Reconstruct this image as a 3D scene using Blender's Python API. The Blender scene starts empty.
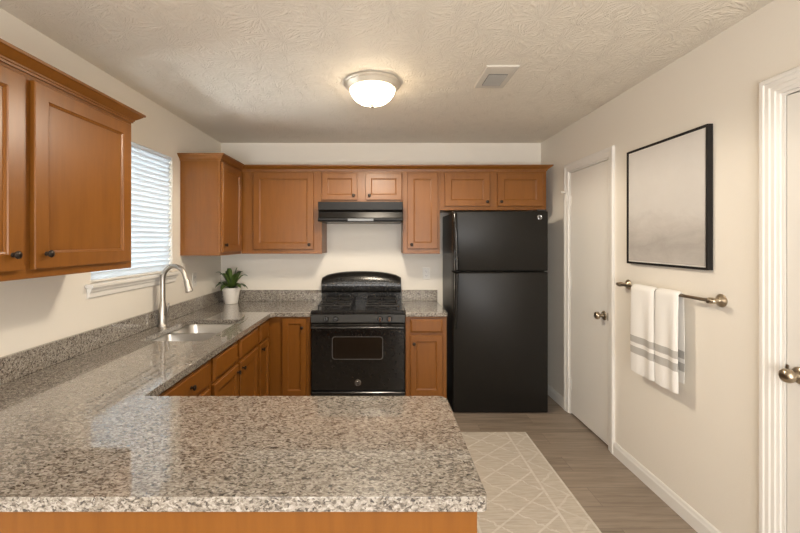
import bpy, bmesh, math, random
from mathutils import Vector, Matrix
random.seed(7)
SC = bpy.context.scene
COL = SC.collection
PI = math.pi

# ------------------------------------------------------------------ camera, world, lights, exposure
cam_d = bpy.data.cameras.new('camera')
cam_d.sensor_width = 36.0
cam_d.lens = 390.0 / 800.0 * 36.0
cam_d.shift_x = 19.0 / 800.0
cam_d.shift_y = -25.5 / 800.0
cam_d.clip_start = 0.05
cam = bpy.data.objects.new('camera', cam_d)
cam.location = (0, 0, 1.46)
cam.rotation_euler = (PI / 2, 0, 0)
COL.objects.link(cam)
SC.camera = cam

world = bpy.data.worlds.new('daylight')
world.use_nodes = True
bg = world.node_tree.nodes['Background']
bg.inputs['Color'].default_value = (0.88, 0.95, 1.0, 1)
bg.inputs['Strength'].default_value = 48.0
SC.world = world


def area_light(name, loc, rot, sx, sy, power, color):
    l = bpy.data.lights.new(name, 'AREA')
    l.shape = 'RECTANGLE'; l.size = sx; l.size_y = sy
    l.energy = power; l.color = color
    o = bpy.data.objects.new(name, l)
    o.location = loc; o.rotation_euler = rot
    COL.objects.link(o)
    return o


# two added fill lights behind the camera, the rear one tilted up at the ceiling
area_light('fill_light_overhead', (0.1, -0.9, 2.42), (math.radians(20), 0, 0), 2.2, 1.2, 70, (0.97, 0.98, 1.0))
area_light('fill_light_upward', (-0.1, -2.7, 0.9), (PI / 2 + 0.95, 0, 0), 2.6, 1.5, 215, (0.97, 0.98, 1.0))

SC.view_settings.view_transform = 'Standard'
SC.view_settings.look = 'None'
SC.view_settings.exposure = 0.0
SC.view_settings.gamma = 1.0
SC.view_settings.use_curve_mapping = False
SC.cycles.use_adaptive_sampling = False
SC.cycles.max_bounces = 10
SC.cycles.diffuse_bounces = 6
SC.cycles.sample_clamp_indirect = 6.0
SC.cycles.caustics_reflective = False
SC.cycles.caustics_refractive = False

# ------------------------------------------------------------------ node helpers


class NT:
    def __init__(self, name):
        self.m = bpy.data.materials.new(name)
        self.m.use_nodes = True
        self.t = self.m.node_tree
        self.b = self.t.nodes['Principled BSDF']

    def node(self, typ, **kw):
        n = self.t.nodes.new(typ)
        for k, v in kw.items():
            setattr(n, k, v)
        return n

    def put(self, sock, v):
        if isinstance(v, bpy.types.NodeSocket):
            self.t.links.new(v, sock)
        elif v is not None:
            if sock.type == 'RGBA' and not isinstance(v, (int, float)) and len(v) == 3:
                v = (*v, 1)
            sock.default_value = v

    def math(self, op, a, b=None, c=None):
        n = self.node('ShaderNodeMath', operation=op)
        self.put(n.inputs[0], a)
        if b is not None: self.put(n.inputs[1], b)
        if c is not None: self.put(n.inputs[2], c)
        return n.outputs[0]

    def mix(self, f, a, b, blend='MIX'):
        n = self.node('ShaderNodeMix', data_type='RGBA', blend_type=blend)
        self.put(n.inputs[0], f); self.put(n.inputs[6], a); self.put(n.inputs[7], b)
        return n.outputs[2]

    def ramp(self, f, stops, interp='LINEAR'):
        n = self.node('ShaderNodeValToRGB')
        e = n.color_ramp.elements
        n.color_ramp.interpolation = interp
        while len(e) < len(stops): e.new(0.5)
        for i, (p, c) in enumerate(stops):
            e[i].position = p
            e[i].color = (*c, 1) if not isinstance(c, (int, float)) else (c, c, c, 1)
        self.put(n.inputs[0], f)
        return n.outputs[0]

    def coord(self, which='Object', scale=(1, 1, 1), rot=(0, 0, 0), loc=(0, 0, 0)):
        c = self.node('ShaderNodeTexCoord')
        m = self.node('ShaderNodeMapping')
        m.inputs['Scale'].default_value = scale
        m.inputs['Rotation'].default_value = rot
        m.inputs['Location'].default_value = loc
        self.t.links.new(c.outputs[which], m.inputs[0])
        return m.outputs[0]

    def noise(self, vec, scale=5, detail=3, rough=0.5, dist=0.0):
        n = self.node('ShaderNodeTexNoise')
        self.put(n.inputs['Vector'], vec)
        n.inputs['Scale'].default_value = scale
        n.inputs['Detail'].default_value = detail
        n.inputs['Roughness'].default_value = rough
        n.inputs['Distortion'].default_value = dist
        return n.outputs[0]

    def bump(self, h, strength=0.3, dist=0.01):
        n = self.node('ShaderNodeBump')
        n.inputs['Strength'].default_value = strength
        n.inputs['Distance'].default_value = dist
        self.put(n.inputs['Height'], h)
        self.t.links.new(n.outputs[0], self.b.inputs['Normal'])

    def set(self, color=None, rough=None, metal=None, **kw):
        if color is not None: self.put(self.b.inputs['Base Color'], color)
        if rough is not None: self.put(self.b.inputs['Roughness'], rough)
        if metal is not None: self.put(self.b.inputs['Metallic'], metal)
        for k, v in kw.items():
            self.put(self.b.inputs[k.replace('_', ' ')], v)
        return self.m


M = {}


def simple(name, color, rough=0.5, metal=0.0, var=0.05, nscale=30, **kw):
    n = NT(name)
    f = n.noise(n.coord(), nscale, 3)
    lo = tuple(c * (1 - var) for c in color); hi = tuple(min(1, c * (1 + var)) for c in color)
    M[name] = n.set(n.mix(f, lo, hi), rough, metal, **kw)
    return M[name]


# painted walls with a light orange-peel
n = NT('wall_paint')
f = n.noise(n.coord(), 1.2, 2)
n.bump(n.noise(n.coord(), 90, 2), 0.12, 0.004)
M['wall'] = n.set(n.mix(f, (0.735, 0.69, 0.615), (0.765, 0.72, 0.645)), 0.6)

# stomped ceiling
n = NT('ceiling_stomp')
co = n.coord()
v = n.node('ShaderNodeTexVoronoi', feature='F1'); v.inputs['Scale'].default_value = 5.4
warp = n.node('ShaderNodeVectorMath', operation='MULTIPLY_ADD')
nz = n.node('ShaderNodeTexNoise'); nz.inputs['Scale'].default_value = 5.0
n.t.links.new(co, nz.inputs['Vector'])
n.t.links.new(nz.outputs['Color'], warp.inputs[0]); warp.inputs[1].default_value = (0.12, 0.12, 0); n.t.links.new(co, warp.inputs[2])
n.t.links.new(warp.outputs[0], v.inputs['Vector'])
sub = n.node('ShaderNodeVectorMath', operation='SUBTRACT')
n.t.links.new(warp.outputs[0], sub.inputs[0]); n.t.links.new(v.outputs['Position'], sub.inputs[1])
sp = n.node('ShaderNodeSeparateXYZ'); n.t.links.new(sub.outputs[0], sp.inputs[0])
ang = n.math('ARCTAN2', sp.outputs[1], sp.outputs[0])
cb = n.node('ShaderNodeCombineXYZ')
n.put(cb.inputs[0], n.math('MULTIPLY', n.math('SINE', ang), 3.2))
n.put(cb.inputs[1], n.math('MULTIPLY', n.math('COSINE', ang), 3.2))
n.put(cb.inputs[2], n.math('MULTIPLY', v.outputs['Distance'], 1.6))
st = n.noise(cb.outputs[0], 2.6, 3, 0.6)
st = n.ramp(st, [(0.42, 0.0), (0.60, 1.0)])
fine = n.noise(co, 55, 3, 0.6)
n.bump(n.math('ADD', n.math('MULTIPLY', st, 0.7), n.math('MULTIPLY', fine, 0.55)), 0.5, 0.008)
M['ceiling'] = n.set((0.785, 0.73, 0.63), 0.7)

# maple cabinet wood with a honey-brown stain
n = NT('stained_maple')
oi = n.node('ShaderNodeObjectInfo')
co = n.coord(scale=(1, 1, 0.10))
off = n.node('ShaderNodeVectorMath', operation='ADD'); n.t.links.new(co, off.inputs[0])
rn = n.node('ShaderNodeCombineXYZ'); n.put(rn.inputs[0], n.math('MULTIPLY', oi.outputs['Random'], 31.0)); n.put(rn.inputs[2], n.math('MULTIPLY', oi.outputs['Random'], 17.0))
n.t.links.new(rn.outputs[0], off.inputs[1])
g = n.noise(off.outputs[0], 38, 4, 0.6, 0.3)
big = n.noise(off.outputs[0], 5, 2, 0.5)
c = n.ramp(g, [(0.25, (0.172, 0.059, 0.0075)), (0.55, (0.206, 0.074, 0.0098)), (0.8, (0.222, 0.082, 0.0116))])
c = n.mix(n.math('MULTIPLY', big, 0.35), c, (0.176, 0.061, 0.0080))
n.bump(g, 0.04, 0.002)
M['wood'] = n.set(c, 0.34, 0, Specular_IOR_Level=0.4)

# speckled granite
n = NT('granite')
co = n.coord()
w = n.node('ShaderNodeVectorMath', operation='MULTIPLY_ADD')
nz = n.node('ShaderNodeTexNoise'); nz.inputs['Scale'].default_value = 40.0; n.t.links.new(co, nz.inputs['Vector'])
n.t.links.new(nz.outputs['Color'], w.inputs[0]); w.inputs[1].default_value = (0.02, 0.02, 0.02); n.t.links.new(co, w.inputs[2])
mp = n.node('ShaderNodeMapping'); mp.inputs['Rotation'].default_value = (0, 0, 0.5); mp.inputs['Scale'].default_value = (1, 1.9, 1.5)
n.t.links.new(w.outputs[0], mp.inputs[0])
a = n.noise(mp.outputs[0], 60, 5, 0.75)
vor = n.node('ShaderNodeTexVoronoi'); vor.inputs['Scale'].default_value = 130
n.t.links.new(mp.outputs[0], vor.inputs['Vector'])
sv = n.node('ShaderNodeSeparateColor'); n.t.links.new(vor.outputs['Color'], sv.inputs[0])
f = n.math('ADD', n.math('MULTIPLY', a, 0.72), n.math('MULTIPLY', sv.outputs[0], 0.28))
c = n.ramp(f, [(0.33, (0.050, 0.045, 0.041)), (0.41, (0.142, 0.120, 0.098)), (0.48, (0.232, 0.204, 0.170)),
               (0.57, (0.31, 0.278, 0.238)), (0.70, (0.42, 0.39, 0.35))])
c2 = n.ramp(n.noise(mp.outputs[0], 150, 2, 0.6), [(0.30, 0.5), (0.42, 1.0)])
c = n.mix(1.0, c, c2, 'MULTIPLY')
M['granite'] = n.set(c, 0.25, 0, Specular_IOR_Level=0.2, Coat_Weight=1.0, Coat_Roughness=0.015, Coat_IOR=1.66)

# grey-brown plank floor, boards running across the room
n = NT('vinyl_plank')
co = n.coord()
br = n.node('ShaderNodeTexBrick')
br.offset = 0.37; br.offset_frequency = 2
n.t.links.new(co, br.inputs['Vector'])
br.inputs['Color1'].default_value = (0.0, 0.0, 0.0, 1); br.inputs['Color2'].default_value = (1, 1, 1, 1)
br.inputs['Mortar'].default_value = (0.5, 0.5, 0.5, 1)
br.inputs['Scale'].default_value = 1.0
br.inputs['Mortar Size'].default_value = 0.0012
br.inputs['Brick Width'].default_value = 1.22
br.inputs['Row Height'].default_value = 0.165
cs = n.coord(scale=(0.9, 14, 1))
sh = n.node('ShaderNodeVectorMath', operation='ADD'); n.t.links.new(cs, sh.inputs[0])
sm = n.node('ShaderNodeVectorMath', operation='MULTIPLY'); n.t.links.new(br.outputs['Color'], sm.inputs[0]); sm.inputs[1].default_value = (9, 3, 5)
n.t.links.new(sm.outputs[0], sh.inputs[1])
g = n.noise(sh.outputs[0], 3.2, 5, 0.62, 0.5)
c = n.ramp(g, [(0.28, (0.130, 0.098, 0.072)), (0.5, (0.222, 0.176, 0.136)), (0.74, (0.31, 0.252, 0.20))])
sb = n.node('ShaderNodeSeparateColor'); n.t.links.new(br.outputs['Color'], sb.inputs[0])
c = n.mix(n.math('MULTIPLY', sb.outputs[0], 0.38), c, (0.34, 0.272, 0.21))
c = n.mix(n.math('MULTIPLY', br.outputs['Fac'], 0.6), c, (0.07, 0.05, 0.035))
n.bump(g, 0.05, 0.002)
M['floor'] = n.set(c, 0.42)

# beige rug with cream lattice
RUG_X0, RUG_X1, RUG_Y0, RUG_Y1 = 0.345, 1.10, 0.62, 2.965
n = NT('rug_weave')
tc = n.node('ShaderNodeTexCoord')
s = n.node('ShaderNodeSeparateXYZ'); n.t.links.new(tc.outputs['Object'], s.inputs[0])
wob = n.math('MULTIPLY', n.math('SUBTRACT', n.noise(tc.outputs['Object'], 26, 3), 0.5), 0.045)
x = n.math('ADD', s.outputs[0], wob); y = n.math('ADD', s.outputs[1], wob)


def line(nt, expr, width):
    fr = nt.math('ABSOLUTE', nt.math('SUBTRACT', nt.math('FRACT', expr), 0.5))
    return nt.math('LESS_THAN', fr, width)


u1 = n.math('ADD', n.math('DIVIDE', x, 0.23), n.math('DIVIDE', y, 0.19))
u2 = n.math('SUBTRACT', n.math('DIVIDE', x, 0.23), n.math('DIVIDE', y, 0.19))
lat = n.math('MAXIMUM', line(n, u1, 0.034), line(n, u2, 0.034))
hw = (RUG_X1 - RUG_X0) / 2
ax = n.math('ABSOLUTE', s.outputs[0])
infield = n.math('LESS_THAN', ax, hw - 0.15)
bline = n.math('LESS_THAN', n.math('ABSOLUTE', n.math('SUBTRACT', ax, hw - 0.15)), 0.007)
edge = n.math('GREATER_THAN', ax, hw - 0.014)
tri = n.math('ABSOLUTE', n.math('SUBTRACT', n.math('FRACT', n.math('DIVIDE', y, 0.22)), 0.5))
zig = n.math('LESS_THAN', n.math('ABSOLUTE', n.math('SUBTRACT', n.math('SUBTRACT', ax, hw - 0.135), n.math('MULTIPLY', tri, 0.22))), 0.009)
bord = n.math('MULTIPLY', zig, n.math('SUBTRACT', 1.0, infield))
msk = n.math('MAXIMUM', n.math('MAXIMUM', n.math('MULTIPLY', lat, infield), bline), n.math('MAXIMUM', edge, n.math('MULTIPLY', bord, 0.7)))
streak = n.noise(n.coord(scale=(1, 9, 1)), 9, 4, 0.65)
base = n.ramp(streak, [(0.3, (0.37, 0.322, 0.266)), (0.7, (0.495, 0.442, 0.375))])
cream = n.mix(n.noise(tc.outputs['Object'], 60, 2), (0.53, 0.49, 0.43), (0.60, 0.56, 0.50))
n.bump(n.math('ADD', n.noise(tc.outputs['Object'], 220, 2), n.math('MULTIPLY', msk, 0.5)), 0.4, 0.004)
M['rug'] = n.set(n.mix(n.math('MULTIPLY', msk, n.ramp(n.noise(tc.outputs['Object'], 22, 3, 0.6), [(0.30, 0.25), (0.6, 0.85)])), base, cream), 0.95)

# white terry towel with two grey stripes (object origin is on the bar)
n = NT('towel_terry')
tc = n.node('ShaderNodeTexCoord')
s = n.node('ShaderNodeSeparateXYZ'); n.t.links.new(tc.outputs['Object'], s.inputs[0])


def band(nt, zz, a, b):
    return nt.math('MULTIPLY', nt.math('GREATER_THAN', zz, a), nt.math('LESS_THAN', zz, b))


m = n.math('MAXIMUM', band(n, s.outputs[2], -0.328, -0.288), band(n, s.outputs[2], -0.394, -0.351))
n.bump(n.noise(tc.outputs['Object'], 320, 2), 0.5, 0.003)
M['towel'] = n.set(n.mix(m, (0.80, 0.785, 0.755), (0.45, 0.435, 0.41)), 0.95)

# misty abstract canvas
n = NT('abstract_canvas')
tc = n.node('ShaderNodeTexCoord')
s = n.node('ShaderNodeSeparateXYZ'); n.t.links.new(tc.outputs['Object'], s.inputs[0])
z = s.outputs[2]
cl = n.noise(n.coord(scale=(1, 1, 1.9)), 5.0, 6, 0.68, 0.5)
zz = n.math('ADD', n.math('DIVIDE', z, 0.70), n.math('MULTIPLY', n.math('SUBTRACT', cl, 0.5), 0.42))
c = n.ramp(zz, [(0.02, (0.43, 0.40, 0.37)), (0.16, (0.33, 0.305, 0.28)), (0.30, (0.46, 0.43, 0.40)), (0.46, (0.58, 0.555, 0.525)), (0.9, (0.645, 0.62, 0.59))])
M['canvas'] = n.set(n.mix(n.math('MULTIPLY', n.noise(n.coord(), 7, 6, 0.7), 0.45), c, (0.50, 0.47, 0.44)), 0.9)

simple('white_trim', (0.74, 0.72, 0.68), 0.35, var=0.01)
simple('door_paint', (0.72, 0.695, 0.65), 0.4, var=0.015, nscale=3)
simple('black_gloss', (0.012, 0.011, 0.010), 0.20, Specular_IOR_Level=0.4)
simple('panel_black', (0.016, 0.0145, 0.012), 0.38, Specular_IOR_Level=0.3)
simple('black_fridge', (0.012, 0.0108, 0.0092), 0.34, Specular_IOR_Level=0.22)
simple('black_matte', (0.010, 0.010, 0.010), 0.55)
simple('cast_iron', (0.015, 0.014, 0.014), 0.5)
simple('hood_black', (0.007, 0.006, 0.005), 0.26, Specular_IOR_Level=0.2)
simple('oven_glass', (0.014, 0.010, 0.007), 0.08, Specular_IOR_Level=0.35)
simple('window_border', (0.09, 0.088, 0.085), 0.22)
simple('steel', (0.55, 0.53, 0.50), 0.28, metal=1.0, nscale=80)
simple('satin_pan', (0.72, 0.66, 0.56), 0.42, metal=0.55)
simple('brushed_nickel', (0.44, 0.41, 0.37), 0.36, metal=1.0)
simple('antique_nickel', (0.42, 0.35, 0.26), 0.30, metal=1.0)
simple('bronze_knob', (0.035, 0.026, 0.020), 0.33, metal=0.7)
simple('chrome', (0.75, 0.75, 0.76), 0.12, metal=1.0)
simple('lens_plastic', (0.15, 0.16, 0.17), 0.35)
simple('vent_grey', (0.33, 0.31, 0.28), 0.6)
simple('vent_white', (0.62, 0.585, 0.52), 0.5)
simple('plate_plastic', (0.70, 0.68, 0.63), 0.35)
simple('slot_dark', (0.05, 0.05, 0.05), 0.6)
simple('frame_dark', (0.014, 0.012, 0.011), 0.5, Specular_IOR_Level=0.2)
simple('mat_white', (0.74, 0.71, 0.66), 0.8)
simple('pot_ceramic', (0.74, 0.71, 0.66), 0.4)
simple('soil', (0.04, 0.028, 0.02), 0.95, var=0.4)
simple('kick_dark', (0.10, 0.045, 0.018), 0.6)
simple('cabinet_inside', (0.45, 0.33, 0.20), 0.6)
n = NT('leaf_green')
g = n.noise(n.coord(), 18, 3)
M['leaf'] = n.set(n.mix(g, (0.018, 0.045, 0.008), (0.10, 0.155, 0.03)), 0.38)

n = NT('blind_slat')
tr = n.node('ShaderNodeBsdfTranslucent'); tr.inputs['Color'].default_value = (0.74, 0.79, 0.82, 1)
mx = n.node('ShaderNodeMixShader'); mx.inputs[0].default_value = 0.45
n.set(n.mix(n.noise(n.coord(), 8, 2), (0.80, 0.81, 0.82), (0.84, 0.85, 0.86)), 0.45)
outn = n.t.nodes['Material Output']
n.t.links.new(n.b.outputs[0], mx.inputs[1]); n.t.links.new(tr.outputs[0], mx.inputs[2]); n.t.links.new(mx.outputs[0], outn.inputs['Surface'])
M['slat'] = n.m

n = NT('window_glass')
tp = n.node('ShaderNodeBsdfTransparent'); gl = n.node('ShaderNodeBsdfGlossy'); gl.inputs['Roughness'].default_value = 0.02
fr = n.node('ShaderNodeFresnel'); fr.inputs[0].default_value = 1.45
mx = n.node('ShaderNodeMixShader')
n.t.links.new(fr.outputs[0], mx.inputs[0]); n.t.links.new(tp.outputs[0], mx.inputs[1]); n.t.links.new(gl.outputs[0], mx.inputs[2])
n.t.links.new(mx.outputs[0], n.t.nodes['Material Output'].inputs['Surface'])
M['glass'] = n.m

LAMP_STRENGTH = 24.0
n = NT('lit_frosted_glass')
M['lamp_glass'] = n.set((0.9, 0.86, 0.78), 0.3, 0, Emission_Color=(1.0, 0.80, 0.55), Emission_Strength=LAMP_STRENGTH)

# ------------------------------------------------------------------ mesh helpers


class MB:
    def __init__(self):
        self.bm = bmesh.new()

    def box(self, x0, x1, y0, y1, z0, z1):
        v = [self.bm.verts.new(p) for p in ((x0, y0, z0), (x1, y0, z0), (x1, y1, z0), (x0, y1, z0), (x0, y0, z1), (x1, y0, z1), (x1, y1, z1), (x0, y1, z1))]
        for f in ((3, 2, 1, 0), (4, 5, 6, 7), (0, 1, 5, 4), (1, 2, 6, 5), (2, 3, 7, 6), (3, 0, 4, 7)):
            self.bm.faces.new([v[i] for i in f])
        return self

    def loft(self, rings, cap0=True, cap1=True, closed=True):
        prev = None; first = None
        for r in rings:
            vs = [self.bm.verts.new(p) for p in r]
            if prev:
                k = len(vs)
                for i in range(k if closed else k - 1):
                    j = (i + 1) % k
                    self.bm.faces.new((prev[i], prev[j], vs[j], vs[i]))
            else:
                first = vs
            prev = vs
        if cap0: self.bm.faces.new(list(reversed(first)))
        if cap1: self.bm.faces.new(prev)
        return self

    def lathe(self, prof, c=(0, 0, 0), axis=(0, 0, 1), seg=24, cap0=True, cap1=True):
        a = Vector(axis).normalized()
        q = a.to_track_quat('Z', 'Y')
        c = Vector(c)
        rings = []
        for r, h in prof:
            rings.append([c + q @ Vector((max(r, 1e-4) * math.cos(t), max(r, 1e-4) * math.sin(t), h)) for t in [2 * PI * i / seg for i in range(seg)]])
        return self.loft(rings, cap0, cap1)

    def tube(self, pts, r, seg=12):
        pts = [Vector(p) for p in pts]
        rad = r if isinstance(r, (list, tuple)) else [r] * len(pts)
        rings = []
        up = None
        for i, p in enumerate(pts):
            d = (pts[min(i + 1, len(pts) - 1)] - pts[max(i - 1, 0)]).normalized()
            if up is None:
                up = d.orthogonal().normalized()
            up = (up - d * up.dot(d)).normalized()
            s = d.cross(up)
            rings.append([p + (up * math.cos(t) + s * math.sin(t)) * rad[i] for t in [2 * PI * k / seg for k in range(seg)]])
        return self.loft(rings)

    def build(self, name, mat, parent=None, bevel=0.0, smooth=False, loc=None, segs=2):
        bmesh.ops.recalc_face_normals(self.bm, faces=self.bm.faces)
        me = bpy.data.meshes.new(name)
        self.bm.to_mesh(me); self.bm.free()
        mats = mat if isinstance(mat, (list, tuple)) else [mat]
        for m_ in mats: me.materials.append(M[m_])
        o = bpy.data.objects.new(name, me)
        COL.objects.link(o)
        if parent is not None: o.parent = parent
        if loc is not None: o.location = loc
        if smooth:
            for p in me.polygons: p.use_smooth = True
            md = o.modifiers.new('smooth', 'EDGE_SPLIT'); md.split_angle = math.radians(42)
        if bevel > 0:
            b = o.modifiers.new('bevel', 'BEVEL'); b.width = bevel; b.segments = segs; b.limit_method = 'ANGLE'; b.angle_limit = math.radians(35)
        return o


def box(name, mat, parent, x0, x1, y0, y1, z0, z1, bevel=0.002):
    return MB().box(x0, x1, y0, y1, z0, z1).build(name, mat, parent, bevel)


def thing(name, label, cat, loc=(0, 0, 0), rz=0.0, group=None):
    o = bpy.data.objects.new(name, None)
    o.empty_display_size = 0.1
    COL.objects.link(o)
    o.location = loc; o.rotation_euler = (0, 0, rz)
    o['label'] = label; o['category'] = cat
    if group: o['group'] = group
    return o


def tag(o, label, cat, group=None, kind=None):
    o['label'] = label; o['category'] = cat
    if group: o['group'] = group
    if kind: o['kind'] = kind
    return o


def struct(o, label, cat):
    o['kind'] = 'structure'; o['label'] = label; o['category'] = cat
    return o


def copy_tree(o, parent=None):
    c = o.copy(); COL.objects.link(c)
    if parent is not None: c.parent = parent
    for ch in list(o.children): copy_tree(ch, c)
    return c


def rect_ring(x0, x1, z0, z1, y, r=0.0, seg=4):
    if r <= 0:
        return [(x0, y, z0), (x1, y, z0), (x1, y, z1), (x0, y, z1)]
    out = []
    for cx, cz, a0 in ((x0 + r, z0 + r, PI), (x1 - r, z0 + r, 1.5 * PI), (x1 - r, z1 - r, 0), (x0 + r, z1 - r, 0.5 * PI)):
        for k in range(seg + 1):
            a = a0 + 0.5 * PI * k / seg
            out.append((cx + r * math.cos(a), y, cz + r * math.sin(a)))
    return out


def sweep(path, prof, mb=None):
    """profile (outward offset to the right of travel, z) along an axis-mitred XY polyline"""
    mb = mb or MB()
    P = [Vector(p) for p in path]
    rings = []
    for i, p in enumerate(P):
        ns = []
        if i > 0:
            d = (P[i] - P[i - 1]).normalized(); ns.append(Vector((d.y, -d.x)))
        if i < len(P) - 1:
            d = (P[i + 1] - P[i]).normalized(); ns.append(Vector((d.y, -d.x)))
        nn = ns[0] if len(ns) == 1 else (ns[0] + ns[1]) / (1 + ns[0].dot(ns[1]))
        rings.append([(p.x + nn.x * o, p.y + nn.y * o, z) for o, z in prof])
    return mb.loft(rings)


# ------------------------------------------------------------------ room shell
H = 2.44
XL, XR, YB, YF = -1.60, 1.60, 3.90, -3.0
T = 0.12
WY0, WY1, WZ0, WZ1 = 2.15, 2.99, 1.225, 2.10      # kitchen window
D1Y0, D1Y1 = 2.725, 3.323                           # pantry door opening
D2Y0, D2Y1 = 0.80, 1.563                            # right door opening
DZ = 2.055

struct(box('floor', 'floor', None, XL - T, XR + T, YF - T, YB + T, -0.10, 0.0, 0), 'grey-brown wood-look plank floor', 'floor')
struct(box('ceiling', 'ceiling', None, XL - T, XR + T, YF - T, YB + T, H, H + 0.1, 0), 'textured off-white ceiling', 'ceiling')
struct(box('wall_back', 'wall', None, XL - T, XR + T, YB, YB + T, 0, H, 0), 'beige back wall behind the range', 'wall')
struct(box('wall_front', 'wall', None, XL - T, XR + T, YF - T, YF, 0, H, 0), 'beige wall behind the viewer', 'wall')
w = MB()
w.box(XL - T, XL, YF, WY0, 0, H).box(XL - T, XL, WY1, YB, 0, H).box(XL - T, XL, WY0, WY1, 0, WZ0).box(XL - T, XL, WY0, WY1, WZ1, H)
struct(w.build('wall_left', 'wall'), 'beige left wall with the window', 'wall')
w = MB()
w.box(XR, XR + T, YF, D2Y0, 0, H).box(XR, XR + T, D2Y1, D1Y0, 0, H).box(XR, XR + T, D1Y1, YB, 0, H)
w.box(XR, XR + T, D2Y0, D2Y1, DZ, H).box(XR, XR + T, D1Y0, D1Y1, DZ, H)
struct(w.build('wall_right', 'wall'), 'beige right wall with two white doors', 'wall')

# window
win = bpy.data.objects.new('window_1', None); COL.objects.link(win); win.location = (XL, (WY0 + WY1) / 2, WZ0)
struct(win, 'window with closed white blinds left of the sink', 'window')
hw_ = (WY1 - WY0) / 2; wh = WZ1 - WZ0
f = MB()
fw_ = 0.022
for a, b, c_, d in ((-hw_, -hw_ + fw_, 0, wh), (hw_ - fw_, hw_, 0, wh), (-hw_ + fw_, hw_ - fw_, 0, fw_), (-hw_ + fw_, hw_ - fw_, wh - fw_, wh)):
    f.box(-T + 0.005, -T + 0.04, a, b, c_, d)
f.build('window_frame', 'white_trim', win, 0.003)
box('glass', 'glass', win, -T + 0.018, -T + 0.022, -hw_ + 0.04, hw_ - 0.04, 0.04, wh - 0.04, 0)
MB().box(-T + 0.04, 0.0003, -hw_ + 0.0005, hw_ - 0.0005, -0.0215, -0.0003).box(0.0005, 0.045, -hw_ - 0.045, hw_ + 0.045, -0.022, 0.0).build('window_sill', 'white_trim', win, 0.004)
sweep([(0.0005, hw_ + 0.03), (0.0005, -hw_ - 0.03)][::-1], [(0, -0.022), (0.026, -0.022), (0.024, -0.040), (0.014, -0.052), (0.014, -0.075), (0, -0.080)]).build('sill_apron', 'white_trim', win)

bl = thing('window_blind', 'white horizontal slat blind closed over the window by the sink', 'window blind', (XL - 0.026, (WY0 + WY1) / 2, WZ0 + 0.001))
bw = hw_ - 0.0006
box('headrail', 'slat', bl, -0.022, 0.022, -bw, bw, wh - 0.028, wh - 0.002, 0.003)
m_ = MB()
NS = 24; z0, z1 = 0.036, wh - 0.040
for i in range(NS):
    zc = z0 + (z1 - z0) * i / (NS - 1)
    a = -math.radians(57); hd = 0.0265
    dx, dz = math.cos(a) * hd, math.sin(a) * hd
    nx, nz_ = math.sin(a) * 0.0014, -math.cos(a) * 0.0014
    # upper edge on the room side
    top = [(-dx, zc + dz), (-dx * 0.3 + 0.0022, zc + dz * 0.3 + 0.0016), (dx * 0.3 + 0.0022, zc - dz * 0.3 + 0.0016), (dx, zc - dz)]
    bot = [(p[0] - nx, p[1] + nz_) for p in reversed(top)]
    ring = top + bot
    m_.loft([[(p[0], -bw + 0.0005, p[1]) for p in ring], [(p[0], bw - 0.0005, p[1]) for p in ring]])
m_.build('slats', 'slat', bl)
box('bottom_rail', 'white_trim', bl, -0.022, 0.022, -bw + 0.0005, bw - 0.0005, 0.002, 0.014, 0.003)
MB().tube([(0.030, -bw + 0.12, wh - 0.04), (0.030, -bw + 0.12, 0.25)], 0.0025, 8).build('tilt_wand', 'white_trim', bl, smooth=True)

# baseboards
BB = [(0, 0), (0.014, 0), (0.014, 0.062), (0.010, 0.072), (0.008, 0.084), (0.004, 0.090), (0, 0.090)]
CW = 0.058
mb = MB()
for a, b in ((YF + 0.001, D2Y0 - 0.072), (D2Y1 + 0.072, D1Y0 - CW - 0.002), (D1Y1 + CW + 0.002, YB - 0.016)):
    sweep([(XR - 0.0005, b), (XR - 0.0005, a)], BB, mb)
struct(mb.build('baseboard_right', 'white_trim'), 'white baseboard along the right wall', 'baseboard')
mb = sweep([(0.57, YB - 0.0005), (XR - 0.001, YB - 0.0005)], BB)
struct(mb.build('baseboard_back', 'white_trim'), 'white baseboard behind the refrigerator', 'baseboard')


# doors in the right wall
def knob_profile():
    return [(0.033, 0), (0.033, 0.004), (0.028, 0.009), (0.014, 0.012), (0.011, 0.020), (0.011, 0.030), (0.017, 0.035), (0.026, 0.042), (0.0275, 0.052), (0.024, 0.062), (0.014, 0.068), (0.004, 0.069)]


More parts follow.
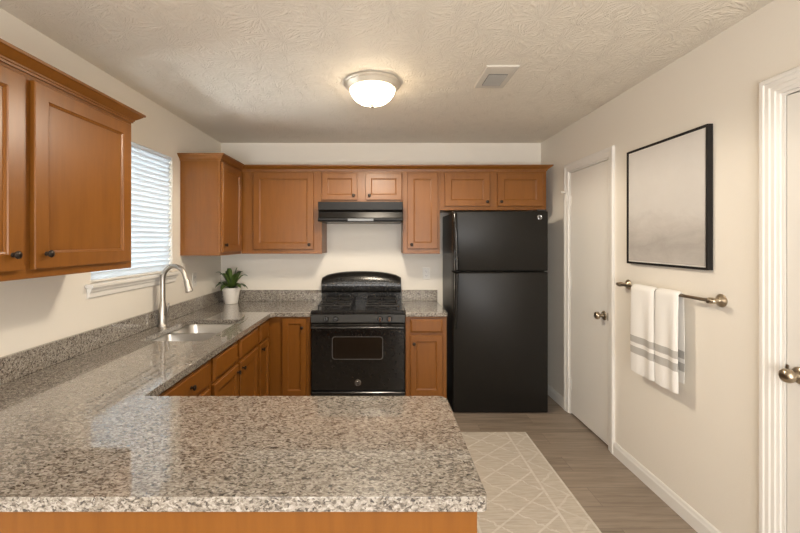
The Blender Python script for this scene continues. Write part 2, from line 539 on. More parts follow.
def make_door(name, label, y0, y1, cw, knob_y, knob_z, hinge_y, hinge_zs, steps):
    d = bpy.data.objects.new(name, None); COL.objects.link(d); d.location = (XR, 0, 0)
    struct(d, label, 'door')
    box('door_slab', 'door_paint', d, 0.003, 0.040, y0 + 0.022, y1 - 0.022, 0.016, DZ - 0.022, 0.002)
    j = MB()
    j.box(0.0, T, y0, y0 + 0.018, 0, DZ).box(0.0, T, y1 - 0.018, y1, 0, DZ).box(0.0, T, y0 + 0.018, y1 - 0.018, DZ - 0.018, DZ)
    j.box(0.050, T, y0 + 0.018, y0 + 0.03, 0, DZ - 0.018).box(0.050, T, y1 - 0.03, y1 - 0.018, 0, DZ - 0.018).box(0.050, T, y0 + 0.03, y1 - 0.03, DZ - 0.03, DZ - 0.018)
    j.build('jamb', 'white_trim', d)
    rings = []
    for u, h in steps:
        u -= 0.006
        rings.append([(-h, y1 + u, 0.0), (-h, y1 + u, DZ + u), (-h, y0 - u, DZ + u), (-h, y0 - u, 0.0)])
    MB().loft(rings, False, False, False).build('door_casing', 'white_trim', d)
    # dark sheet added behind the slab, coloured as the shade of the threshold gap
    box('dark_gap_sheet', 'slot_dark', d, T - 0.01, T - 0.002, y0 + 0.018, y1 - 0.018, 0.0, DZ - 0.018, 0)
    MB().lathe(knob_profile(), (0.003, knob_y, knob_z), (-1, 0, 0), 28).build('door_knob', 'antique_nickel', d, smooth=True)
    e = y0 + 0.022 if abs(knob_y - y0) < abs(knob_y - y1) else y1 - 0.022
    box('strike_plate', 'antique_nickel', d, -0.0008, 0.0028, min(e, e + 0.008 * (1 if e < knob_y else -1)), max(e, e + 0.008 * (1 if e < knob_y else -1)), knob_z - 0.028, knob_z + 0.028, 0)
    for hz in hinge_zs:
        mb = MB().tube([(-0.003, hinge_y, hz - 0.044), (-0.003, hinge_y, hz + 0.044)], 0.0058, 10)
        mb.box(0.0008, 0.0028, hinge_y - 0.022, hinge_y, hz - 0.042, hz + 0.042)
        mb.build('hinge', 'white_trim', d, smooth=True)
    return d


CAS1 = [(0, 0.0), (0, 0.009), (0.034, 0.013), (0.044, 0.018), (0.060, 0.018), (0.064, 0.014), (0.064, 0.0)]
CAS2 = [(0, 0.0), (0, 0.008), (0.012, 0.010), (0.016, 0.014), (0.030, 0.015), (0.034, 0.019), (0.050, 0.020), (0.054, 0.024), (0.068, 0.024), (0.075, 0.018), (0.077, 0.0)]
d1 = make_door('door_1', 'closed narrow white door beside the refrigerator', D1Y0, D1Y1, CW, 2.800, 0.925, D1Y1 - 0.02, (1.80, 1.10, 0.26), CAS1)
# swing-bar latch high on the hinge-side casing
mb = MB().box(-0.020, -0.0165, D1Y1 + 0.002, D1Y1 + 0.050, 1.868, 1.890).tube([(-0.020, D1Y1 + 0.026, 1.879), (-0.055, D1Y1 + 0.022, 1.879)], 0.006, 10)
mb.tube([(-0.030, D1Y1 + 0.004, 1.872), (-0.030, D1Y1 - 0.030, 1.860), (-0.028, D1Y1 - 0.030, 1.79)], 0.005, 8)
mb.build('door_latch', 'white_trim', d1, smooth=True)
d2 = make_door('door_2', 'closed white door at the right edge of the view', D2Y0, D2Y1, 0.07, 1.490, 0.945, D2Y0 + 0.02, (1.80, 1.05, 0.26), CAS2)

# ------------------------------------------------------------------ cabinets
KNOB = [(0.0085, 0), (0.0085, 0.002), (0.005, 0.005), (0.005, 0.010), (0.009, 0.012), (0.0135, 0.016), (0.0140, 0.020), (0.0105, 0.024), (0.003, 0.0255)]


def panel_door(parent, x0, x1, z0, z1, rail=0.055, knob=None, name='door', y=-0.001, t=0.020):
    r = rail
    rings = []
    for ins, dep in ((0, 0), (0, t - 0.003), (0.003, t), (r, t), (r + 0.003, t - 0.004), (r + 0.009, t - 0.006), (r + 0.010, t - 0.010)):
        rings.append(rect_ring(x0 + ins, x1 - ins, z0 + ins, z1 - ins, y - dep))
    o = MB().loft(rings).build(name, 'wood', parent)
    if knob:
        MB().lathe(KNOB, (knob[0], y - t, knob[1]), (0, -1, 0), 16).build('knob', 'bronze_knob', o, smooth=True)
    return o


def slab_front(parent, x0, x1, z0, z1, knob=None, y=-0.001, t=0.020):
    rings = []
    for ins, dep in ((0, 0), (0, t - 0.008), (0.004, t - 0.006), (0.010, t - 0.005), (0.014, t), (0.02, t)):
        rings.append(rect_ring(x0 + ins, x1 - ins, z0 + ins, z1 - ins, y - dep))
    o = MB().loft(rings).build('drawer_front', 'wood', parent)
    if knob:
        MB().lathe(KNOB, (knob[0], y - t, knob[1]), (0, -1, 0), 16).build('knob', 'bronze_knob', o, smooth=True)
    return o


def face_frame(parent, w, z0, z1, openings, t=0.019):
    """one flat frame with openings [(x0,x1,z0,z1)] side by side (simple stile/rail boxes)"""
    mb = MB()
    mb.box(0, w, 0, t, z0, z1)
    return mb.build('face_frame', 'wood', parent, 0.0015)


def wall_cab(label, loc, rz, w, h, d, group):
    c_ = thing('wall_cabinet', label, 'cabinet', loc, rz, group)
    box('carcass', 'wood', c_, 0.0006, w - 0.0006, 0.019, d, 0.0, h, 0.0015)
    face_frame(c_, w - 0.0004, 0.0, h, None)
    return c_


def base_cab(label, loc, rz, w, d, group, top=0.826):
    c_ = thing('base_cabinet', label, 'cabinet', loc, rz, group)
    mb = MB()
    t = 0.016
    mb.box(0.0006, t, 0.019, d, 0.10, top).box(w - t, w - 0.0006, 0.019, d, 0.10, top).box(t, w - t, 0.019, d, 0.10, 0.116).box(t, w - t, d - 0.008, d, 0.116, top)
    mb.build('carcass', 'wood', c_)
    face_frame(c_, w - 0.0004, 0.10, top, None)
    box('toe_kick', 'kick_dark', c_, 0.0006, w - 0.0006, 0.06, 0.075, 0.0, 0.10, 0)
    return c_


R90 = PI / 2
GW, GB = 'brown wooden wall cabinets', 'brown wooden base cabinets'
CROWN = [(0, 0), (0.006, 0), (0.007, 0.008), (0.011, 0.010), (0.012, 0.016), (0.017, 0.019), (0.026, 0.027), (0.036, 0.036), (0.040, 0.041), (0.046, 0.042), (0.047, 0.052), (0, 0.052)]

# near left wall cabinet: origin at near-lower corner of the face, local x -> +Y
NY0 = 0.78
c_ = wall_cab('large two-door brown wall cabinet on the left wall in front of the window', (-1.28, NY0, 1.323), R90, 2.0 - NY0, 0.772, 0.3195, GW)
panel_door(c_, 0.83 - NY0, 1.377 - NY0, 0.033, 0.722, 0.058, (1.334 - NY0, 0.089))
panel_door(c_, 1.42 - NY0, 1.968 - NY0, 0.033, 0.722, 0.058, (1.468 - NY0, 0.089))
cr = sweep([(-1.28, NY0), (-1.28, 2.0), (-1.5995, 2.0)], [(o, z + 2.065) for o, z in CROWN], MB())
cr.bm.transform(Matrix.Rotation(-R90, 4, 'Z') @ Matrix.Translation((1.28, -NY0, -1.323)))
cr.build('crown_molding', 'wood', c_)

# far left wall cabinet in the corner
UB, UT = 1.343, 2.120
EY = 3.105
FY = 3.57
c_ = wall_cab('single-door brown cabinet on the left wall in the corner behind the plant', (-1.28, EY, UB), R90, FY - EY - 0.001, UT - UB, 0.3195, GW)
panel_door(c_, 0.010, 0.430, 0.024, 0.745, 0.055, (0.045, 0.085))

# back run of wall cabinets (face at y = FY), local x -> +X
DB = YB - FY - 0.0005
c_ = wall_cab('wide single-door brown wall cabinet left of the range hood', (-1.279, FY, UB), 0, 1.279 - 0.541, UT - UB, DB, GW)
panel_door(c_, -1.165 + 1.279, -0.615 + 1.279, 0.041, 0.740, 0.055, (-0.652 + 1.279, 0.085))
c_ = wall_cab('short two-door brown wall cabinet directly above the range hood', (-0.54, FY, 1.806), 0, 0.740, UT - 1.806, DB, GW)
panel_door(c_, -0.553 + 0.555, -0.217 + 0.54, 0.028, 0.272, 0.048, (-0.250 + 0.54, 0.068))
panel_door(c_, -0.140 + 0.54, 0.188 + 0.54, 0.028, 0.272, 0.048, (-0.106 + 0.54, 0.068))
c_ = wall_cab('narrow tall single-door brown wall cabinet right of the range hood', (0.201, FY, UB), 0, 0.338, UT - UB, DB, GW)
panel_door(c_, 0.242 - 0.201, 0.517 - 0.201, 0.047, 0.738, 0.055, (0.278 - 0.201, 0.085))
c_ = wall_cab('short two-door brown wall cabinet above the black refrigerator', (0.54, FY, 1.742), 0, 0.972, UT - 1.742, DB, GW)
panel_door(c_, 0.042, 0.452, 0.036, 0.336, 0.055, (0.425, 0.075))
panel_door(c_, 0.523, 0.935, 0.036, 0.336, 0.055, (0.552, 0.075))
cr = sweep([(-1.5995, EY), (-1.28, EY), (-1.28, FY), (1.512, FY), (1.512, YB - 0.0005)], [(o, z + 2.098) for o, z in CROWN[:-1]] + [(0, 2.150)])
# keep the moulding hollow behind by standing it just off the faces
o = cr.build('crown_molding', 'wood')
tag(o, 'long brown crown molding along the top of the back wall cabinets', 'crown molding')

# base cabinets of the left run, face x=-0.950, local x -> +Y
BX = -0.950
BD = BX - XL - 0.001
c_ = base_cab('brown drawer base cabinet of the left run nearest the peninsula', (BX, 1.500, 0), R90, 0.648, BD, GB)
slab_front(c_, 0.05, 0.618, 0.675, 0.806, (0.407, 0.742))
panel_door(c_, 0.05, 0.330, 0.16, 0.655, 0.05, (0.30, 0.60)); panel_door(c_, 0.336, 0.618, 0.16, 0.655, 0.05, (0.366, 0.60))
c_ = base_cab('two-door brown sink base cabinet under the sink', (BX, 2.150, 0), R90, 0.848, BD, GB)
slab_front(c_, 0.028, 0.390, 0.675, 0.806); slab_front(c_, 0.432, 0.806, 0.675, 0.806)
panel_door(c_, 0.028, 0.400, 0.16, 0.655, 0.05, (0.372, 0.610)); panel_door(c_, 0.432, 0.806, 0.16, 0.655, 0.05, (0.468, 0.610))
c_ = base_cab('narrow brown base cabinet of the left run beside the corner', (BX, 3.000, 0), R90, 0.288, BD, GB)
slab_front(c_, 0.012, 0.250, 0.675, 0.806); panel_door(c_, 0.012, 0.250, 0.16, 0.655, 0.045, (0.045, 0.615))
BY = 3.290
c_ = base_cab('brown corner base cabinet with a tall door left of the range', (-1.599, BY, 0), 0, 1.599 - 0.594, YB - BY - 0.001, GB)
panel_door(c_, -0.830 + 1.599, -0.628 + 1.599, 0.16, 0.812, 0.045, (-0.662 + 1.599, 0.735))
c_ = base_cab('brown base cabinet with one drawer between range and refrigerator', (0.206, BY, 0), 0, 0.348, YB - BY - 0.001, GB)
slab_front(c_, 0.040, 0.312, 0.690, 0.806); panel_door(c_, 0.040, 0.312, 0.16, 0.668, 0.05, (0.070, 0.600))

# peninsula base, plain panelled back toward the viewer
c_ = thing('base_cabinet', 'long brown peninsula cabinet with a plain back in the foreground', 'cabinet', (-1.599, 0.955, 0), 0, GB)
box('carcass', 'wood', c_, 0.0, 1.817, 0.012, 0.520, 0.10, 0.826, 0.002)
box('back_panel', 'wood', c_, 0.0, 1.835, 0.0, 0.0115, 0.0, 0.826, 0.002)
box('end_panel', 'wood', c_, 1.8175, 1.835, 0.012, 0.520, 0.0, 0.826, 0.002)

# ------------------------------------------------------------------ granite worktops
ZT, ST = 0.862, 0.035


def arc(cx, cy, r, a0, a1, k=6):
    return [(cx + r * math.cos(a0 + (a1 - a0) * i / k), cy + r * math.sin(a0 + (a1 - a0) * i / k)) for i in range(k + 1)]


def round_rect(x0, x1, y0, y1, r, k=6):
    if not isinstance(r, (tuple, list)): r = (r,) * 4
    return (arc(x0 + r[0], y0 + r[0], r[0], PI, 1.5 * PI, k) + arc(x1 - r[1], y0 + r[1], r[1], 1.5 * PI, 2 * PI, k)
            + arc(x1 - r[2], y1 - r[2], r[2], 0, 0.5 * PI, k) + arc(x0 + r[3], y1 - r[3], r[3], 0.5 * PI, PI, k))


def slab(outer, hole, parent, name):
    mb = MB(); bm = mb.bm
    edges = []
    for loop in [outer] + ([hole] if hole else []):
        vs = [bm.verts.new((x, y, ZT)) for x, y in loop]
        edges += [bm.edges.new((vs[i], vs[(i + 1) % len(vs)])) for i in range(len(vs))]
    bmesh.ops.triangle_fill(bm, edges=edges, use_beauty=True, use_dissolve=False)
    ret = bmesh.ops.extrude_face_region(bm, geom=list(bm.faces))
    bmesh.ops.translate(bm, verts=[g for g in ret['geom'] if isinstance(g, bmesh.types.BMVert)], vec=(0, 0, -ST))
    return mb.build(name, 'granite', parent, 0.006, segs=3)


SX0, SX1, SY0, SY1 = -1.455, -1.055, 2.33, 2.968
ct = thing('granite_countertop', 'long speckled granite countertop with sink cutout wrapping onto the peninsula', 'countertop', (0, 0, 0))
outer = ([(XL + 0.0005, 0.911)] + arc(0.250 - 0.014, 0.911 + 0.014, 0.014, -PI / 2, 0) + arc(0.250 - 0.035, 1.505 - 0.035, 0.035, 0, PI / 2)
         + [(-0.915, 1.505), (-0.915, 3.225), (-0.885, 3.258), (-0.591, 3.258), (-0.591, YB - 0.0005), (XL + 0.0005, YB - 0.0005)])
hole = round_rect(SX0, SX1, SY0, SY1, (0.025, 0.035, 0.035, 0.07))
slab(outer, hole, ct, 'slab')
BS = 0.972
box('backsplash', 'granite', ct, XL + 0.0005, XL + 0.0205, 0.911, YB - 0.0005, ZT + 0.0003, BS, 0.002)
box('backsplash', 'granite', ct, XL + 0.021, -0.591, YB - 0.0205, YB - 0.0005, ZT + 0.0003, BS, 0.002)
c2_ = thing('granite_countertop', 'short speckled granite countertop between range and refrigerator', 'countertop', (0, 0, 0))
slab([(0.206, 3.258), (0.545, 3.258), (0.560, 3.272), (0.560, YB - 0.0005), (0.206, YB - 0.0005)], None, c2_, 'slab')
box('backsplash', 'granite', c2_, 0.206, 0.560, YB - 0.0205, YB - 0.0005, ZT + 0.0003, BS, 0.002)

# ------------------------------------------------------------------ sink
sk = thing('kitchen_sink', 'stainless double-bowl undermount sink below the window', 'sink', ((SX0 + SX1) / 2, (SY0 + SY1) / 2, ZT - ST))
sx, sy = (SX1 - SX0) / 2, (SY1 - SY0) / 2
ym = 0.02
for k, (a, b, rr) in enumerate(((-sy, ym - 0.010, (0.025, 0.035, 0.03, 0.03)), (ym + 0.010, sy, (0.03, 0.03, 0.035, 0.07)))):
    rings = []
    for ins, z in ((-0.012, -0.001), (0.0, -0.0015), (0.004, -0.014), (0.012, -0.13), (0.030, -0.165), (0.070, -0.172)):
        rr2 = tuple(max(0.012, q - ins * 0.5 + (0.02 if z < -0.1 else 0)) for q in rr)
        rings.append([(x, y, z) for x, y in round_rect(-sx + ins, sx - ins, a + (ins if (k == 0 or ins > 0) else 0.0), b - (ins if (k == 1 or ins > 0) else 0.0), rr2, 5)])
    o = MB().loft(rings, False, True).build('bowl', 'steel', sk, smooth=True)
    MB().lathe([(0.042, 0), (0.042, 0.003), (0.032, 0.004), (0.028, 0.001), (0.002, 0.001)], (0.02, (a + b) / 2, -0.1725), (0, 0, 1), 20).build('drain', 'chrome', o, smooth=True)
box('divider', 'steel', sk, -sx + 0.006, sx - 0.006, ym - 0.0098, ym + 0.0098, -0.020, -0.0016, 0.004)

# ------------------------------------------------------------------ faucet
fc = thing('kitchen_faucet', 'brushed nickel gooseneck faucet behind the sink', 'faucet', (-1.530, 2.735, ZT))
MB().lathe([(0.034, 0.0002), (0.034, 0.006), (0.029, 0.012), (0.0275, 0.020), (0.0275, 0.125), (0.021, 0.15), (0.0170, 0.18)], seg=24).build('faucet_body', 'brushed_nickel', fc, smooth=True)
pts = [(0, 0, 0.17), (0, 0, 0.26), (0, 0, 0.325)]
R_ = 0.083
for k in range(1, 13):
    a = PI - PI * 0.93 * k / 12
    pts.append((R_ + R_ * math.cos(a), -0.012 * k / 12, 0.325 + R_ * 1.18 * math.sin(a)))
e = Vector(pts[-1]); dr = (e - Vector(pts[-2])).normalized()
pts.append(tuple(e + dr * 0.02))
MB().tube(pts, 0.0160, 14).build('gooseneck', 'brushed_nickel', fc, smooth=True)
MB().lathe([(0.0163, 0), (0.0185, 0.006), (0.0195, 0.03), (0.024, 0.075), (0.0245, 0.088), (0.017, 0.092), (0.015, 0.088)], tuple(e + dr * 0.018), tuple(dr), 20).build('spray_head', 'brushed_nickel', fc, smooth=True)
MB().tube([(0.02, -0.01, 0.085), (0.038, -0.016, 0.088), (0.046, -0.020, 0.100), (0.054, -0.024, 0.165)], [0.011, 0.012, 0.009, 0.006], 12).build('lever_handle', 'brushed_nickel', fc, smooth=True)

# ------------------------------------------------------------------ potted plant
pl = thing('potted_plant', 'small leafy green plant in a white pot on the counter corner', 'plant', (-1.437, 3.745, ZT + 0.0005))
MB().lathe([(0.056, 0), (0.060, 0.004)] + [(0.060 + 0.016 * k / 14 + (0.0016 if k % 2 else 0), 0.006 + 0.110 * k / 14) for k in range(15)] + [(0.081, 0.120), (0.084, 0.150), (0.080, 0.153), (0.076, 0.148), (0.074, 0.12), (0.05, 0.02)], seg=32, cap1=True).build('pot', 'pot_ceramic', pl, smooth=True)
MB().lathe([(0.0735, 0.126), (0.05, 0.134), (0.01, 0.137)], seg=24).build('soil', 'soil', pl, smooth=True)
mb = MB()


def leaf(mb, az, length, width, rise, droop, zb):
    ca, sa = math.cos(az), math.sin(az)
    N = 9
    rows = []
    for i in range(N + 1):
        t = i / N
        rad = 0.012 + length * (t * (1 - 0.12 * t))
        h = zb + rise * math.sin(min(1, t * 1.05) * PI * 0.55) - droop * t * t
        wv = width * math.sin(PI * t ** 0.95) ** 0.9 * 0.5 + 0.004 * (1 - t)
        if i == N: wv = 0.001
        cx, cy = ca * rad, sa * rad
        fold = wv * 0.22
        rows.append([(cx - sa * -wv, cy + ca * -wv, h + fold), (cx, cy, h), (cx - sa * wv, cy + ca * wv, h + fold)])
    mb.loft(rows, False, False, False)


for k in range(7):
    leaf(mb, 2 * PI * k / 7 + 0.15 + random.uniform(-.2, .2), random.uniform(.16, .20), random.uniform(.056, .066), random.uniform(.07, .11), random.uniform(.05, .10), 0.14)
for k in range(6):
    leaf(mb, 2 * PI * k / 6 + 0.1 + random.uniform(-.2, .2), random.uniform(.14, .18), random.uniform(.046, .054), random.uniform(.13, .18), random.uniform(.01, .04), 0.145)
for k in range(3):
    leaf(mb, 2 * PI * k / 3 + 0.5, random.uniform(.04, .07), random.uniform(.040, .046), random.uniform(.16, .19), 0.0, 0.15)
o = mb.build('foliage', 'leaf', pl, smooth=True)
md = o.modifiers.new('solid', 'SOLIDIFY'); md.thickness = 0.0016

# ------------------------------------------------------------------ range
RX0, RX1 = -0.586, 0.201
rcx = (RX0 + RX1) / 2; rw = RX1 - RX0
rg = thing('kitchen_range', 'black gas range between the base cabinets', 'range', (rcx, 3.27, 0))
h2 = rw / 2
box('range_body', 'black_matte', rg, -h2, h2, 0.02, 0.60, 0.05, 0.845, 0.003)
box('cooktop', 'black_gloss', rg, -h2, h2, -0.012, 0.545, 0.8455, 0.880, 0.008)
# sloped control panel
prof = [(-0.020, 0.775), (-0.022, 0.782), (-0.012, 0.845), (0.0195, 0.845), (0.0195, 0.775)]
MB().loft([[(-h2, p[0], p[1]) for p in prof], [(h2, p[0], p[1]) for p in prof]]).build('control_panel', 'panel_black', rg, 0.002)
for kx, lit in ((-0.265, 0), (-0.185, 0), (0.185, 1), (0.262, 1)):
    k = MB().lathe([(0.024, 0), (0.024, 0.006), (0.020, 0.009), (0.018, 0.024), (0.016, 0.026), (0.002, 0.026)], (kx, -0.0185, 0.811), (0, -1, 0.13), 20).build('knob', 'black_gloss', rg, smooth=True)
    if kx > 0.2 or lit:
        MB().box(kx - 0.008, kx + 0.008, -0.053, -0.045, 0.796, 0.830).build('knob_grip', 'chrome', k, 0.001)  # glint on the right-hand knobs put into a wide chrome grip
    else:
        MB().box(kx - 0.004, kx + 0.004, -0.052, -0.045, 0.797, 0.829).build('knob_grip', 'black_matte', k, 0.001)
# oven door
od = MB().loft([rect_ring(-h2 + .002, h2 - .002, 0.215, 0.768, 0.018), rect_ring(-h2 + .002, h2 - .002, 0.215, 0.768, -0.022), rect_ring(-h2 + .010, h2 - .010, 0.223, 0.760, -0.030)]).build('oven_door', 'black_gloss', rg)
wx0, wx1, wz0, wz1 = -0.215, 0.210, 0.475, 0.668
MB().loft([rect_ring(wx0, wx1, wz0, wz1, -0.0302, 0.025), rect_ring(wx0, wx1, wz0, wz1, -0.034, 0.025), rect_ring(wx0 + .007, wx1 - .007, wz0 + .007, wz1 - .007, -0.034, 0.02), rect_ring(wx0 + .007, wx1 - .007, wz0 + .007, wz1 - .007, -0.0315, 0.02)], True, False).build('window_border', 'window_border', od)
MB().loft([rect_ring(wx0 + .006, wx1 - .006, wz0 + .006, wz1 - .006, -0.0303, 0.02), rect_ring(wx0 + .006, wx1 - .006, wz0 + .006, wz1 - .006, -0.0322, 0.02)]).build('oven_window', 'oven_glass', od)
mb = MB().tube([(-h2 + .012, -0.062, 0.745), (h2 - .012, -0.062, 0.745)], 0.013, 12)
mb.box(-h2 + .012, -h2 + .04, -0.062, -0.029, 0.735, 0.755).box(h2 - .04, h2 - .012, -0.062, -0.029, 0.735, 0.755)
mb.build('oven_handle', 'black_gloss', od, smooth=True)


def badge(parent, c, r, name='badge'):
    x, y, z = c
    b = MB().lathe([(r, 0), (r, 0.002), (r * 0.9, 0.0028)], c, (0, -1, 0), 28).build(name, 'black_matte', parent, smooth=True)
    mb = MB()
    ring = [(x + r * 0.92 * math.cos(t), y - 0.003, z + r * 0.92 * math.sin(t)) for t in [2 * PI * i / 28 for i in range(29)]]
    mb.tube(ring, r * 0.09, 6)
    for s in (-1, 1):   # curled script strokes
        sw = []
        for i in range(15):
            t = i / 14; a = PI * (0.35 + 1.5 * t); q = r * (0.42 - 0.22 * t)
            sw.append((x + s * r * 0.30 + s * q * math.cos(a) * -0.8, y - 0.0032, z + q * math.sin(a) * 1.25))
        mb.tube(sw, r * 0.08, 6)
    for a in range(4):
        t = PI / 4 + a * PI / 2
        mb.tube([(x + r * .62 * math.cos(t), y - .0032, z + r * .62 * math.sin(t)), (x + r * .82 * math.cos(t + .35), y - .0032, z + r * .82 * math.sin(t + .35))], r * 0.07, 6)
    mb.build('monogram', 'chrome', b, smooth=True)
    return b


badge(od, (0.0, -0.0302, 0.283), 0.026)
MB().loft([rect_ring(-h2 + .002, h2 - .002, 0.055, 0.205, 0.018), rect_ring(-h2 + .002, h2 - .002, 0.055, 0.205, -0.018), rect_ring(-h2 + .010, h2 - .010, 0.063, 0.197, -0.026)]).build('storage_drawer', 'black_gloss', rg)
for sx_ in (-1, 1):
    for yy in (0.06, 0.55):
        MB().lathe([(0.02, 0), (0.02, 0.01), (0.012, 0.012), (0.012, 0.0495)], (sx_ * (h2 - 0.06), yy, 0.0), seg=12).build('foot', 'black_matte', rg)
# backguard: arched top, bulging face
rings = []
NA = 16
bgw = 0.388
for i in range(NA + 1):
    t = -1 + 2 * i / NA
    xx = t * bgw
    top = 1.160 - 0.050 * abs(t) ** 2.6 - (0.012 if abs(t) > 0.99 else 0)
    rings.append([(xx, 0.620, 0.8805), (xx, 0.548, 0.8805), (xx, 0.546, 0.955), (xx, 0.556, 0.965), (xx, 0.536, 0.972), (xx, 0.526, 1.02), (xx, 0.534, 1.07), (xx, 0.565, top - 0.012), (xx, 0.582, top), (xx, 0.620, top)])
MB().loft(rings).build('backguard', 'black_gloss', rg, smooth=True)
# burners and grates
for bx in (-0.20, 0.20):
    for by in (0.12, 0.40):
        b = MB().lathe([(0.060, 0.0), (0.060, 0.004), (0.036, 0.006), (0.036, 0.014), (0.030, 0.018), (0.002, 0.018)], (bx, by, 0.8802), seg=20).build('burner', 'cast_iron', rg, smooth=True)
for bx in (-0.20, 0.20):
    mb = MB()
    x0, x1, y0, y1, zt = bx - 0.135, bx + 0.135, 0.02, 0.50, 0.912
    th = 0.006
    for a, b in (((x0, y0), (x1, y0)), ((x1, y0), (x1, y1)), ((x1, y1), (x0, y1)), ((x0, y1), (x0, y0)), ((x0, .26), (x1, .26))):
        mb.tube([(a[0], a[1], zt), (b[0], b[1], zt)], th, 6)
    for cy_ in (0.12, 0.40):
        for q in range(4):
            a = PI / 2 * q
            ex, ey = bx + 0.135 * math.cos(a), cy_ + (0.10 if cy_ < .2 else 0.10) * math.sin(a)
            mb.tube([(bx + 0.02 * math.cos(a), cy_ + 0.02 * math.sin(a), zt + 0.004), (ex, ey, zt)], th, 6)
    for px, py in ((x0, y0), (x1, y0), (x1, y1), (x0, y1)):
        mb.tube([(px, py, zt), (px, py, 0.8805)], th, 6)
    mb.build('burner_grate', 'cast_iron', rg, smooth=True)

# ------------------------------------------------------------------ range hood
hd_ = thing('range_hood', 'black under-cabinet range hood above the range', 'range hood', (-0.181, 3.41, 1.630))
hh = 0.372
dY = YB - 3.41 - 0.001
prof = [(0.012, 0.0), (0.0, 0.010), (0.0, 0.030), (0.020, 0.034), (0.034, 0.085), (0.010, 0.105), (0.010, 0.1745), (dY, 0.1745), (dY, 0.0)]
MB().loft([[(-hh, p[0], p[1]) for p in prof], [(hh, p[0], p[1]) for p in prof]]).build('hood_shell', 'hood_black', hd_, 0.002)
box('light_lens', 'lens_plastic', hd_, -0.11, 0.115, -0.003, 0.010, 0.004, 0.026, 0.002)
box('grease_filter', 'vent_grey', hd_, -0.30, 0.30, 0.10, 0.40, -0.003, -0.0002, 0)

# ------------------------------------------------------------------ refrigerator
FX0, FX1 = 0.612, 1.416
fr_ = thing('refrigerator', 'tall black top-freezer refrigerator under the right cabinets', 'refrigerator', ((FX0 + FX1) / 2, 3.30, 0))
fw = (FX1 - FX0) / 2
box('fridge_body', 'black_fridge', fr_, -fw, fw, 0.075, 0.575, 0.02, 1.700, 0.004)


def fridge_door(name, z0, z1):
    rings = []
    for ins, dep in ((0, 0.068), (0, 0.012), (0.003, 0.004), (0.010, 0.0)):
        rings.append(rect_ring(-fw + ins, fw - ins, z0 + ins, z1 - ins, dep, 0.006, 3))
    return MB().loft(rings).build(name, 'black_fridge', fr_, smooth=True)


fz = fridge_door('freezer_door', 1.206, 1.714)
fd = fridge_door('fridge_door', 0.006, 1.196)


def fridge_handle(par, za, zb):
    # long grip along the left door edge, deepest and widest next to the split between the doors
    rings = []
    for t in (0, 0.02, 0.08, 0.3, 0.6, 0.85, 0.97, 1.0):
        z = za + (zb - za) * t
        d = 0.044 * (1 - t) ** 0.6 + 0.010 if t > 0.01 else 0.040
        wv = 0.040 - 0.012 * t
        x0, x1 = -fw + 0.004, -fw + 0.004 + wv
        rings.append([(x0, 0.002, z), (x0, -d * 0.8, z), (x0 + 0.25 * wv, -d, z), (x0 + 0.6 * wv, -d, z), (x0 + 0.9 * wv, -d * 0.6, z), (x1, 0.002, z)])
    MB().loft(rings).build('door_handle', 'black_gloss', par, smooth=True)


fridge_handle(fz, 1.212, 1.700)
fridge_handle(fd, 1.190, 0.72)
badge(fz, (fw - 0.075, 0.0, 1.660), 0.020)
box('base_grille', 'black_matte', fr_, -fw + 0.02, fw - 0.02, 0.069, 0.074, 0.010, 0.036, 0.002)
for sx_ in (-1, 1):
    for yy in (0.11, 0.53):
        MB().lathe([(0.018, 0), (0.018, 0.0198)], (sx_ * (fw - 0.06), yy, 0.0), seg=12).build('foot', 'black_matte', fr_)
box('hinge_cap', 'black_matte', fr_, fw - 0.09, fw - 0.01, 0.010, 0.11, 1.7145, 1.728, 0.003)

# ------------------------------------------------------------------ outlets
def outlet(label, loc, rz):
    o = thing('wall_outlet', label, 'outlet', loc, rz, 'white wall outlets')
    box('cover_plate', 'plate_plastic', o, -0.036, 0.036, -0.006, -0.0005, -0.058, 0.058, 0.002)
    for z in (-0.022, 0.022):
        r = box('receptacle', 'white_trim', o, -0.016, 0.016, -0.0075, -0.0062, z - 0.014, z + 0.014, 0.0005)
        MB().box(-0.008, -0.005, -0.0082, -0.0076, z - 0.002, z + 0.008).box(0.005, 0.008, -0.0082, -0.0076, z - 0.002, z + 0.008).box(-0.002, 0.002, -0.0082, -0.0076, z - 0.010, z - 0.006).build('slots', 'slot_dark', r)
    return o


outlet('white outlet on the left wall between window and corner', (XL, 3.34, 1.127), R90)
outlet('white outlet on the back wall right of the range', (0.452, YB, 1.135), 0)

# ------------------------------------------------------------------ ceiling light, vent
lt = thing('ceiling_light', 'round flush-mount ceiling light with lit frosted glass dome', 'ceiling light', (-0.053, 2.42, H))
MB().lathe([(0.100, -0.0005), (0.172, -0.0005), (0.175, -0.007), (0.170, -0.013), (0.172, -0.018), (0.162, -0.025), (0.160, -0.031), (0.148, -0.038), (0.146, -0.043), (0.138, -0.046), (0.10, -0.046)], seg=48).build('metal_pan', 'satin_pan', lt, smooth=True)
MB().lathe([(0.139, -0.0465), (0.137, -0.056), (0.128, -0.076), (0.110, -0.099), (0.084, -0.118), (0.052, -0.130), (0.018, -0.135), (0.002, -0.1355)], seg=48).build('glass_dome', 'lamp_glass', lt, smooth=True)
MB().lathe([(0.014, -0.135), (0.014, -0.139), (0.008, -0.142), (0.010, -0.147), (0.006, -0.153), (0.001, -0.155)], seg=16).build('finial', 'brushed_nickel', lt, smooth=True)

